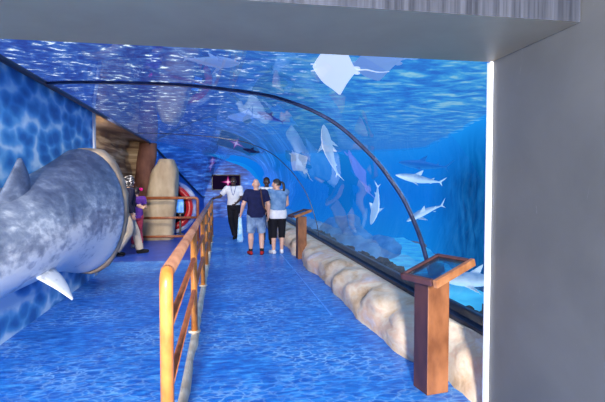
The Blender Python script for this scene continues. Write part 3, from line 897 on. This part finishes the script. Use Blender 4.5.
def bottoms(t, j, tor, name, m, frac, grow=.018, b=1.0, wide=0., top_z=.98):
    bm = bmesh.new()
    add_zloft(bm, [(0, 0, .79, .13*b, .09*b), (0, 0, .86, .172*b + grow*.6, .115*b + grow*.6), (0, 0, .93, .168*b + grow*.6, .114*b + grow*.6), (0, 0, top_z, .150*b + grow*.6, .108*b + grow*.6)], power=2.2)
    for S in 'RL':
        hp, kn, an = j['hip'+S], j['knee'+S], j['ank'+S]
        if frac <= 1:
            e = hp.lerp(kn, frac); add_capsule(bm, hp, e, .086*b + grow, lerp(.086, .058, frac)*b + grow + wide, round_b=False)
        else:
            e = kn.lerp(an, frac-1)
            add_capsule(bm, hp, kn, .086*b + grow, .056*b + grow + wide*.5); add_capsule(bm, kn, e, .056*b + grow + wide*.5, lerp(.056, .040, frac-1)*b + grow + wide, round_b=False)
    return fused(name, bm, m, t, .011, 2)

def shoes(t, j, m, sole=None, h=.05):
    for S in 'RL':
        an, to = j['ank'+S], j['toe'+S]
        d = (to-an); d.z = 0; d = d.normalized()
        bm = bmesh.new()
        lift = an.z - .085
        heel = an - d*.045; heel.z = .042 + lift; tip = V((to.x, to.y, .038 + max(0, to.z-.035)))
        mid = heel.lerp(tip, .55); mid.z += .004
        add_capsule(bm, heel, mid, .040, .044, 12); add_capsule(bm, mid, tip, .044, .036, 12)
        add_capsule(bm, V((an.x, an.y, heel.z + .01)), an + V((0, 0, .01)), .044, .044, 12, True, False)
        sh_ = fused('shoe', bm, m, t, .008, 2)
        if sole:
            bm = bmesh.new(); add_capsule(bm, heel + V((0, 0, -.030)), tip + V((0, 0, -.026)), .014, .014, 8); add_capsule(bm, heel + V((0, 0, -.030)) + d.cross(V((0, 0, 1)))*.02, tip + V((0, 0, -.026)) + d.cross(V((0, 0, 1)))*.018, .014, .014, 8); add_capsule(bm, heel + V((0, 0, -.030)) - d.cross(V((0, 0, 1)))*.02, tip + V((0, 0, -.026)) - d.cross(V((0, 0, 1)))*.018, .014, .014, 8)
            fused('sole', bm, sole, sh_, .008, 1)

def hair_cap(t, j, m, name='hair', low=-.02, grow=.010, back=True):
    hd, Rh = j['head'], rz3(j['yaw'])
    bm = bmesh.new()
    def shp(p, d):
        q = p.copy()
        # face side stays bare below the hairline
        lim = low + (.055 if d.y > .15 else 0) + (.03 if d.y > .5 else 0)
        if q.z < lim: q.z = lim + (q.z-lim)*.05
        if d.y > .3 and d.z < .4: q.y *= .86
        return q
    add_ellipsoid(bm, hd + V((0, 0, .004)), (.076+grow, .098+grow, .122+grow*.9), Rh, 20, 16, shp)
    return link(name, bm, m, t)

# man in navy, seen from behind, mid-stride
tm, jm, to_ = person('bald man in navy shirt and denim shorts walking away beside the woman', (.75, 10.5, 0), math.radians(2), SK_PINK,
    dict(hipR=(.095, 0, .88), hipL=(-.095, 0, .88), kneeR=(.12, .06, .48), kneeL=(-.12, .0, .48), ankR=(.12, -.03, .085), ankL=(-.125, .03, .085), toeR=(.16, .13, .035), toeL=(-.16, .19, .035),
         elL=(-.285, -.03, 1.13), wrL=(-.335, .08, .90), elR=(.275, -.02, 1.12), wrR=(.275, .05, .88), yaw=math.radians(-6)), H=1.70, build=1.17)
top(tm, jm, to_, 'shirt', cloth('navy cotton', (.012, .016, .07)), .84, sleeve=.72, grow=.020, b=1.17)
bottoms(tm, jm, to_, 'shorts', cloth('faded denim', (.045, .10, .24), (.30, .42, .60), 5.), .97, grow=.022, b=1.12, wide=.012, top_z=.95)
shoes(tm, jm, cloth('red canvas', (.50, .03, .03)), cloth('dark sole', (.03, .02, .03)))
for S in 'RL':
    bm = bmesh.new(); an = jm['ank'+S]; kn = jm['knee'+S]; add_capsule(bm, an + V((0, 0, .0)), an.lerp(kn, .14), .044, .046, 12, True, False); link('sock', bm, cloth('black sock', (.015, .015, .02)), tm)
bm = bmesh.new(); add_tube(bm, catmull([V(p) for p in ((.10, -.02, 1.475), (.10, -.125, 1.36), (.12, -.168, 1.20), (.15, -.165, 1.08), (.205, -.10, .99), (.215, .0, .96))], 4), .014, 8)
st = link('strap', bm, cloth('brown strap', (.10, .05, .035)), tm)

# woman
tw, jw, to_ = person('dark haired woman in denim vest, white shirt and black capri leggings', (1.25, 10.62, 0), math.radians(6), SK_PINK,
    dict(kneeR=(.10, .03, .48), kneeL=(-.10, .0, .48), ankR=(.085, -.01, .085), ankL=(-.11, -.05, .085), toeR=(.10, .15, .035), toeL=(-.16, .11, .035),
         head=(-.02, .03, 1.575), yaw=math.radians(58), elL=(-.25, -.01, 1.12), wrL=(-.285, .06, .90), elR=(.23, .05, 1.12), wrR=(.16, .22, 1.02)), H=1.70, build=1.06, women=True)
top(tw, jw, to_, 'white_shirt', cloth('white cotton', (.80, .80, .82), (.70, .70, .74)), .80, sleeve=0., grow=.022, flare=.06, b=1.06)
top(tw, jw, to_, 'denim_vest', cloth('light denim', (.09, .20, .40), (.20, .34, .55), 9.), .99, sleeve=.06, grow=.034, b=1.04)
bottoms(tw, jw, to_, 'leggings', cloth('black jersey', (.012, .012, .018)), 1.32, grow=.016, b=1.14)
shoes(tw, jw, cloth('white sneaker', (.82, .82, .84), (.7, .7, .74)), cloth('white sole', (.75, .75, .78)))
DH = plain('dark brown hair', (.015, .010, .012), .4, (.03, .02, .02), 20., (1, 1, .2))
hair_cap(tw, jw, DH, low=-.03, grow=.009)
hd = jw['head']; Rh = rz3(jw['yaw'])
bm = bmesh.new(); add_tube(bm, catmull([hd + Rh @ V(p) for p in ((0, -.09, .05), (0, -.15, .03), (0, -.175, -.06), (0, -.165, -.16), (0, -.14, -.25))], 4), [.016 + .014*math.sin(PI*min(1, .12+i/19)) for i in range(17)], 12)
link('ponytail', bm, DH, tw)

# staff at the railing, facing the camera
ts, js, to_ = person('man in white shirt and black trousers leaning on the railing below the television', (.33, 13.72, 0), math.radians(174), SK_DARK,
    dict(kneeR=(.07, .05, .48), kneeL=(-.08, .0, .48), ankR=(-.03, .08, .085), ankL=(-.06, -.05, .085), toeR=(-.02, .24, .035), toeL=(-.12, .12, .035),
         elR=(.36, .02, 1.17), wrR=(.50, .10, 1.12), elL=(-.22, .06, 1.12), wrL=(-.10, .19, 1.00), hand='grip', yaw=math.radians(-8)), H=1.78)
WS = cloth('white work shirt', (.82, .84, .88), (.70, .73, .80))
top(ts, js, to_, 'shirt', WS, .93, sleeve=.8, grow=.020)
bottoms(ts, js, to_, 'trousers', cloth('black trousers', (.012, .012, .018)), 1.97, grow=.014, wide=.012)
shoes(ts, js, cloth('black leather', (.01, .01, .012)), cloth('black rubber', (.015, .015, .018)))
BH = plain('short black hair', (.008, .007, .008), .8, (.015, .013, .013), 40., bump=.4)
hair_cap(ts, js, BH, low=.015, grow=.006)
bm = bmesh.new(); add_tube(bm, catmull([V(p) for p in ((-.07, .06, 1.45), (-.05, .128, 1.35), (0, .148, 1.20), (.05, .128, 1.35), (.07, .06, 1.45))], 4), .007, 6); link('lanyard', bm, cloth('blue ribbon', (.03, .10, .45)), ts)

# second member of staff between the couple
t2, j2, to_ = person('man in white shirt and black trousers standing behind the couple', (1.16, 12.35, 0), math.radians(168), SK_DARK,
    dict(elR=(.24, .03, 1.12), wrR=(.10, .2, 1.0), elL=(-.24, .03, 1.12), wrL=(-.08, .21, 1.0)), H=1.76)
top(t2, j2, to_, 'shirt', WS, .93, sleeve=.8, grow=.020)
bottoms(t2, j2, to_, 'trousers', cloth('black work trousers', (.012, .012, .016)), 1.97, grow=.014, wide=.012)
shoes(t2, j2, cloth('black shoe leather', (.01, .01, .012)), cloth('black shoe rubber', (.015, .015, .018)))
hair_cap(t2, j2, BH, low=.015, grow=.006)

# adult striding behind the shark's mouth
ta, ja, to_ = person('adult in dark top, cream trousers and patterned headscarf striding behind the shark mouth', (-2.05, 10.95, 0), math.radians(-62), SK_TAN,
    dict(kneeR=(.09, -.03, .48), kneeL=(-.09, .17, .50), ankR=(.09, -.30, .11), ankL=(-.09, .26, .085), toeR=(.10, -.15, .045), toeL=(-.10, .43, .04),
         elR=(.24, -.08, 1.12), wrR=(.24, .0, .90), elL=(-.235, .06, 1.12), wrL=(-.20, .25, 1.05)), H=1.76, women=True)
top(ta, ja, to_, 'top', cloth('dark navy knit', (.012, .014, .04)), .90, sleeve=1.9, grow=.018)
bottoms(ta, ja, to_, 'trousers', cloth('cream trousers', (.66, .58, .46), (.50, .43, .34), 5.), 1.98, grow=.022, wide=.022)
shoes(ta, ja, cloth('black walking shoe', (.012, .012, .014)), cloth('grey sole', (.04, .04, .045)))
hair_cap(ta, ja, plain('black and white patterned scarf', (.01, .01, .015), .8, (.60, .60, .66), 26., lo=.56, hi=.60), name='headscarf', low=-.12, grow=.026)

# child
tc_, jc, to_ = person('child in purple shirt and coral leggings with a pink hair bow behind the adult', (-2.07, 12.05, 0), math.radians(20), SK_TAN,
    dict(kneeR=(.09, .05, .48), ankR=(.10, -.12, .10), toeR=(.13, .03, .05), kneeL=(-.09, .06, .48), ankL=(-.09, .07, .085), toeL=(-.1, .24, .035),
         elR=(.25, .03, 1.14), wrR=(.25, .20, 1.2), elL=(-.24, .0, 1.12), wrL=(-.24, .12, .92), yaw=math.radians(-30)), H=1.50, women=True, build=.94)
top(tc_, jc, to_, 'shirt', cloth('purple cotton', (.14, .05, .36)), .84, sleeve=.6, grow=.018)
bottoms(tc_, jc, to_, 'leggings', cloth('coral leggings', (.60, .08, .13)), 1.9, grow=.013)
shoes(tc_, jc, cloth('grey trainers', (.4, .4, .44)), cloth('white trainer sole', (.7, .7, .7)))
hair_cap(tc_, jc, DH, low=-.06, grow=.014)
hd = jc['head']; bm = bmesh.new()
for s in (-1, 1): add_ellipsoid(bm, hd + V((.07 + .05, -.05 + s*.045, .07)), (.045, .055, .05), seg=10, rows=8)
add_ellipsoid(bm, hd + V((.10, -.05, .07)), (.025, .025, .025), seg=8, rows=6)
link('hair_bow', bm, cloth('bright pink ribbon', (.75, .02, .25)), tc_)

# the pale blue bag in the man's left hand
bg = empty('carrier_bag', 'long pale blue plastic bag hanging from the man in navy by his left hand', 'bag', (.395, 10.585, .28))
bm = bmesh.new(); rings = []
for i in range(9):
    u = i/8; z = .56*u
    w = lerp(.075, .035, u) * (1 + .06*math.sin(i*2.1)); d = lerp(.035, .018, u)
    if i == 0: w *= .8; d *= .6
    rings.append([V((w*math.cos(2*PI*k/16)*(1+.10*noise.noise(V((k, i*.7, 0)))), d*math.sin(2*PI*k/16), z)) for k in range(16)])
add_rings(bm, rings)
link('bag', bm, plain('pale blue plastic', (.10, .40, .80), .3, (.55, .78, .95), 9.), bg)
bm = bmesh.new(); add_tube(bm, catmull([V(p) for p in ((-.02, 0, .55), (-.018, 0, .62), (0, .01, .645), (.018, 0, .62), (.02, 0, .55))], 3), .006, 6)
link('handle', bm, M['ring_white'], bg)

# ------------------------------------------------------------------ sea animals
def basis(nose, up):
    n = V(nose).normalized(); u = V(up); u = (u - n*u.dot(n)).normalized(); s = u.cross(n)   # local x = nose, z = up
    return Matrix((n, s, u)).transposed().to_4x4()

def shark(name, label, cat, loc, nose, up, L, m, bend=0., group=None, fat=1.):
    bm = bmesh.new()
    def spine(x): return V((x, bend*math.sin((x+.5)*PI*1.1)*.12, 0))
    prof = [(.50, .006, .008), (.47, .028, .022), (.40, .060, .050), (.28, .085, .080), (.12, .095, .100), (-.04, .080, .085), (-.20, .050, .055), (-.32, .028, .032), (-.42, .015, .020), (-.46, .010, .016)]
    rings = []
    for x, ry, rz in prof:
        c = spine(x); ry *= fat; rz *= fat
        rings.append([c + V((0, ry*math.cos(2*PI*k/18), rz*math.sin(2*PI*k/18)*(1.0 if math.sin(2*PI*k/18) > 0 else .8))) for k in range(18)])
    add_rings(bm, rings)
    def blade(a, b, tip, th, nrm):
        a, b, tip, nrm = V(a), V(b), V(tip), V(nrm)
        rr = []
        for i in range(6):
            u = i/5; c = ((a+b)/2).lerp(tip, u); w = (1-u)**.8 if i < 5 else .06
            ch = (b-a)*.5*w
            rr.append([c + ch*math.cos(2*PI*k/10) + nrm*th*(1-.6*u)*math.sin(2*PI*k/10) for k in range(10)])
        add_rings(bm, rr)
    blade((.14, 0, .07), (-.03, 0, .07), (-.05, 0, .205), .012, (0, 1, 0))           # first dorsal
    blade((-.24, 0, .035), (-.30, 0, .03), (-.315, 0, .075), .009, (0, 1, 0))         # second dorsal
    for s in (-1, 1):
        blade((.24, s*.065, -.03), (.10, s*.065, -.03), (.02, s*.25, -.09), .012, (0, .3*s, 1))   # pectoral
        blade((-.18, s*.03, -.03), (-.25, s*.03, -.03), (-.27, s*.08, -.07), .009, (0, 0, 1))     # pelvic
    tb = spine(-.44).y
    blade((-.40, tb, .005), (-.475, tb, -.0), (-.62, tb*1.3, .185), .011, (0, 1, 0))  # tail, upper lobe
    blade((-.41, tb, -.0), (-.47, tb, .0), (-.53, tb*1.2, -.11), .011, (0, 1, 0))     # tail, lower lobe
    bmesh.ops.scale(bm, vec=(L, L, L), verts=bm.verts)
    o = fused(name, bm, m, None, .012*L, 1)
    o.matrix_world = Matrix.Translation(V(loc)) @ basis(nose, up)
    return tag(o, label, cat, group)

def ray(name, label, loc, nose, up, L, W, m, curl=.15, tail=.9, group=None, cat='ray'):
    bm = bmesh.new()
    n = 22; rings = []
    for i in range(n+1):
        u = i/n; x = .5 - u
        w = max(.012, (1-abs(u-.48)/.52 if u > .48 else (u/.48)**.75)**.95)*.5*W/L
        if u > .48: w = max(.02, .5*W/L*((1-(u-.48)/.52)**1.25))
        th = .065*math.sin(PI*min(1, max(.03, u*.93+.04)))
        ring = []
        for k in range(28):
            a = 2*PI*k/28; c, s = math.cos(a), math.sin(a)
            y = w*c; q = abs(y)/(.5*W/L)
            z = th*s*(1-.9*q**.8) * (1. if s > 0 else .6) + curl*q*q*(W/L) + .02*math.sin(y*9+x*5)
            ring.append(V((x - .10*q, y, z)))
        rings.append(ring)
    add_rings(bm, rings)
    for s in (-1, 1):                                                                # horns beside the mouth / pelvic lobes
        add_capsule(bm, (.44, s*.07, .0), (.53, s*.085, -.015), .022, .012, 8)
        add_ellipsoid(bm, (-.47, s*.06, 0), (.08, .04, .012), seg=10, rows=6)
    pts = catmull([V((-.46, 0, 0)), V((-.46-tail*.3, .03, .01)), V((-.46-tail*.65, -.02, .03)), V((-.46-tail, .02, .02))], 5)
    add_tube(bm, pts, [lerp(.020, .005, i/(len(pts)-1)) for i in range(len(pts))], 8)
    bmesh.ops.scale(bm, vec=(L, L, L), verts=bm.verts)
    o = link(name, bm, m)
    o.matrix_world = Matrix.Translation(V(loc)) @ basis(nose, up)
    return tag(o, label, cat, group)

A = {}
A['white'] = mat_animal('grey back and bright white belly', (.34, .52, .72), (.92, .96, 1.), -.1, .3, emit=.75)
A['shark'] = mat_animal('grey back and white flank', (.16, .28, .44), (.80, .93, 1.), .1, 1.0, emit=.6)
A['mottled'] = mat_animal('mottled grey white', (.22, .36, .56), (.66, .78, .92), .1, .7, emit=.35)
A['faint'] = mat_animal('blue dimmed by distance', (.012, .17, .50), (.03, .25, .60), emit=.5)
A['pale'] = mat_animal('pale lilac blue', (.30, .50, .85), (.42, .58, .88), emit=.32)
A['purple'] = mat_animal('dim lilac purple', (.16, .26, .72), (.24, .34, .80), emit=.45)
A['dark'] = mat_animal('dark silhouette blue', (.008, .02, .12), (.02, .05, .22), emit=.1)
A['dusk'] = mat_animal('dark violet blue', (.05, .05, .28), (.20, .22, .55), emit=.3)

ray('stingray', 'white bellied stingray gliding overhead under the portal edge, brightest of the rays', (1.70, 7.0, 3.33), (-.75, .3, .10), (.10, .70, .70), .70, 1.08, A['white'], curl=.10, tail=.7)
ray('stingray', 'pale grey stingray with dark tail tip, beside the white bellied ray near the portal edge', (2.68, 8.0, 3.70), (-.92, .2, -.10), (.1, .75, .6), .85, .80, A['pale'], curl=.12, tail=.55)
shark('shark', 'white flanked shark with raised dorsal fin, upper of the two sharks beside the curved rib', 'shark', (5.25, 12, 1.72), (-.90, .2, .14), (0, -.3, 1), 1.28, A['shark'], .6)
shark('shark', 'slim shark crossed by the curved rib, lower of the two', 'shark', (4.30, 9.5, .96), (-.90, .25, -.42), (-.3, -.35, 1), .86, A['shark'], -.5)
shark('shark', 'grey shark with white belly low behind the lectern tray', 'shark', (3.55, 6.1, .24), (-.92, .10, .02), (0, -.25, 1), 1.15, A['shark'], .3)
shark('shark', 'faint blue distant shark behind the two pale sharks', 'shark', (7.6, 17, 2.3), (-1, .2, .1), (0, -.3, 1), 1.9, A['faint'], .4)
shark('shark', 'pale shark diving steeply between the ribs', 'shark', (3.0, 9.0, 1.17), (-.12, .1, -1), (-.9, -.5, 0), .82, A['white'], .5)
shark('guitarfish', 'long pale fish rising steeply close to the acrylic, head at the top', 'fish', (2.10, 9.0, 2.24), (-.32, .0, 1.), (.3, -1, .1), 1.05, A['white'], .4, fat=1.05)
ray('stingray', 'blunt white stingray low near the second rib above the woman', (1.95, 12.0, 2.14), (-.5, .3, .75), (.5, .8, .1), .66, .56, A['mottled'], curl=.08, tail=.5)
ray('stingray', 'dim lilac reflection modelled as a stingray banked steeply between two pale fish', (3.84, 13.0, 1.95), (-.45, .2, .9), (.6, -.8, .2), 1.25, .62, A['purple'], curl=.08, tail=.4)  # solid body stands in for a ghost reflection on the acrylic
ray('stingray', 'pale lilac reflection of a fish, modelled as a stingray, seen through the tunnel top above the television', (.50, 11.0, 3.14), (-.9, .3, .0), (.1, -.6, .75), .75, .62, A['pale'], curl=.06, tail=.35)  # a fish's mirror image, built as a body over the tunnel
shark('shark', 'pale long bellied shark passing over the tunnel beneath the grey beam', 'shark', (-.15, 8.0, 3.62), (.95, .2, .0), (0, .5, .85), .95, A['pale'], .2, fat=1.1)
shark('fish', 'dusky violet fish over the tunnel beside the pale lilac reflection', 'fish', (1.22, 12.0, 3.28), (-.85, .3, .35), (0, -.4, 1), .75, A['dusk'], .5, fat=1.2)
shark('fish', 'small dark fish silhouette above the bald man', 'fish', (.85, 13.2, 2.50), (-.9, .3, .20), (0, -.4, 1), .60, A['dark'], .5)

# underwater boulders beyond the ledge
for i, (x, y, z, s, lab) in enumerate([(3.0, 9.6, .02, .42, 'pale blue underwater boulder, closest one behind the rock ledge'), (3.3, 11.6, .10, .50, 'rounded pale underwater boulder under the diving shark'),
        (3.6, 13.6, .18, .62, 'large pale underwater boulder, tallest of the sunken rocks'), (2.95, 15.9, .0, .50, 'blue grey underwater boulder beyond the second lectern'), (4.4, 12.4, -.18, .45, 'low pale underwater boulder farthest from the ledge')]):
    bm = bmesh.new()
    add_ellipsoid(bm, (0, 0, 0), (s, s*1.15, s*.72), seg=22, rows=14, shape=lambda p, d: p*(1+.35*noise.noise(d*1.6+V((i*3.3, 0, 0)))+.12*noise.noise(d*4+V((i, 2, 0)))))
    tag(link('underwater_boulder', bm, M['tank_rock'], loc=(x, y, z)), lab, 'rock', 'sunken rocks of the tank')

# ------------------------------------------------------------------ light
def area(name, loc, look, size, energy, col, shape='DISK'):
    l = bpy.data.lights.new(name, 'AREA'); l.shape = shape; l.size = size; l.energy = energy; l.color = col
    o = bpy.data.objects.new(name, l); C.objects.link(o); o.location = loc
    o.rotation_euler = (V(look)-V(loc)).to_track_quat('-Z', 'Y').to_euler(); return o
area('entrance_lamp', (-.5, -3.6, 2.35), (.2, 8, .7), .5, 1500, (1., .97, .93))
area('recess_fill_light', (-1.75, 9.3, 2.72), (-2.3, 12.5, 1.2), .35, 90, (1., .88, .72))  # unseen warm fill, added to brighten the recess rocks
sun = bpy.data.lights.new('tank_top_light', 'SUN'); sun.energy = 3.4; sun.angle = .6; sun.color = (.72, .88, 1.)
so = bpy.data.objects.new('tank_top_light', sun); C.objects.link(so); so.rotation_euler = (math.radians(14), math.radians(10), 0)

w = bpy.data.worlds.new('world'); sc.world = w; w.use_nodes = True
w.node_tree.nodes['Background'].inputs['Color'].default_value = (.30, .42, .62, 1)
w.node_tree.nodes['Background'].inputs['Strength'].default_value = .35

# ------------------------------------------------------------------ camera
cam = bpy.data.cameras.new('camera'); cam.sensor_fit = 'HORIZONTAL'; cam.sensor_width = 36.; cam.lens = 470/605*36
co = bpy.data.objects.new('camera', cam); C.objects.link(co)
co.location = (0, 0, 1.6); co.rotation_euler = (math.radians(90-2.162), 0, math.radians(-9.719))
cam.clip_start = .05
sc.camera = co
sc.view_settings.view_transform = 'Standard'
sc.view_settings.look = 'None'
sc.cycles.max_bounces = 8
sc.cycles.transparent_max_bounces = 16
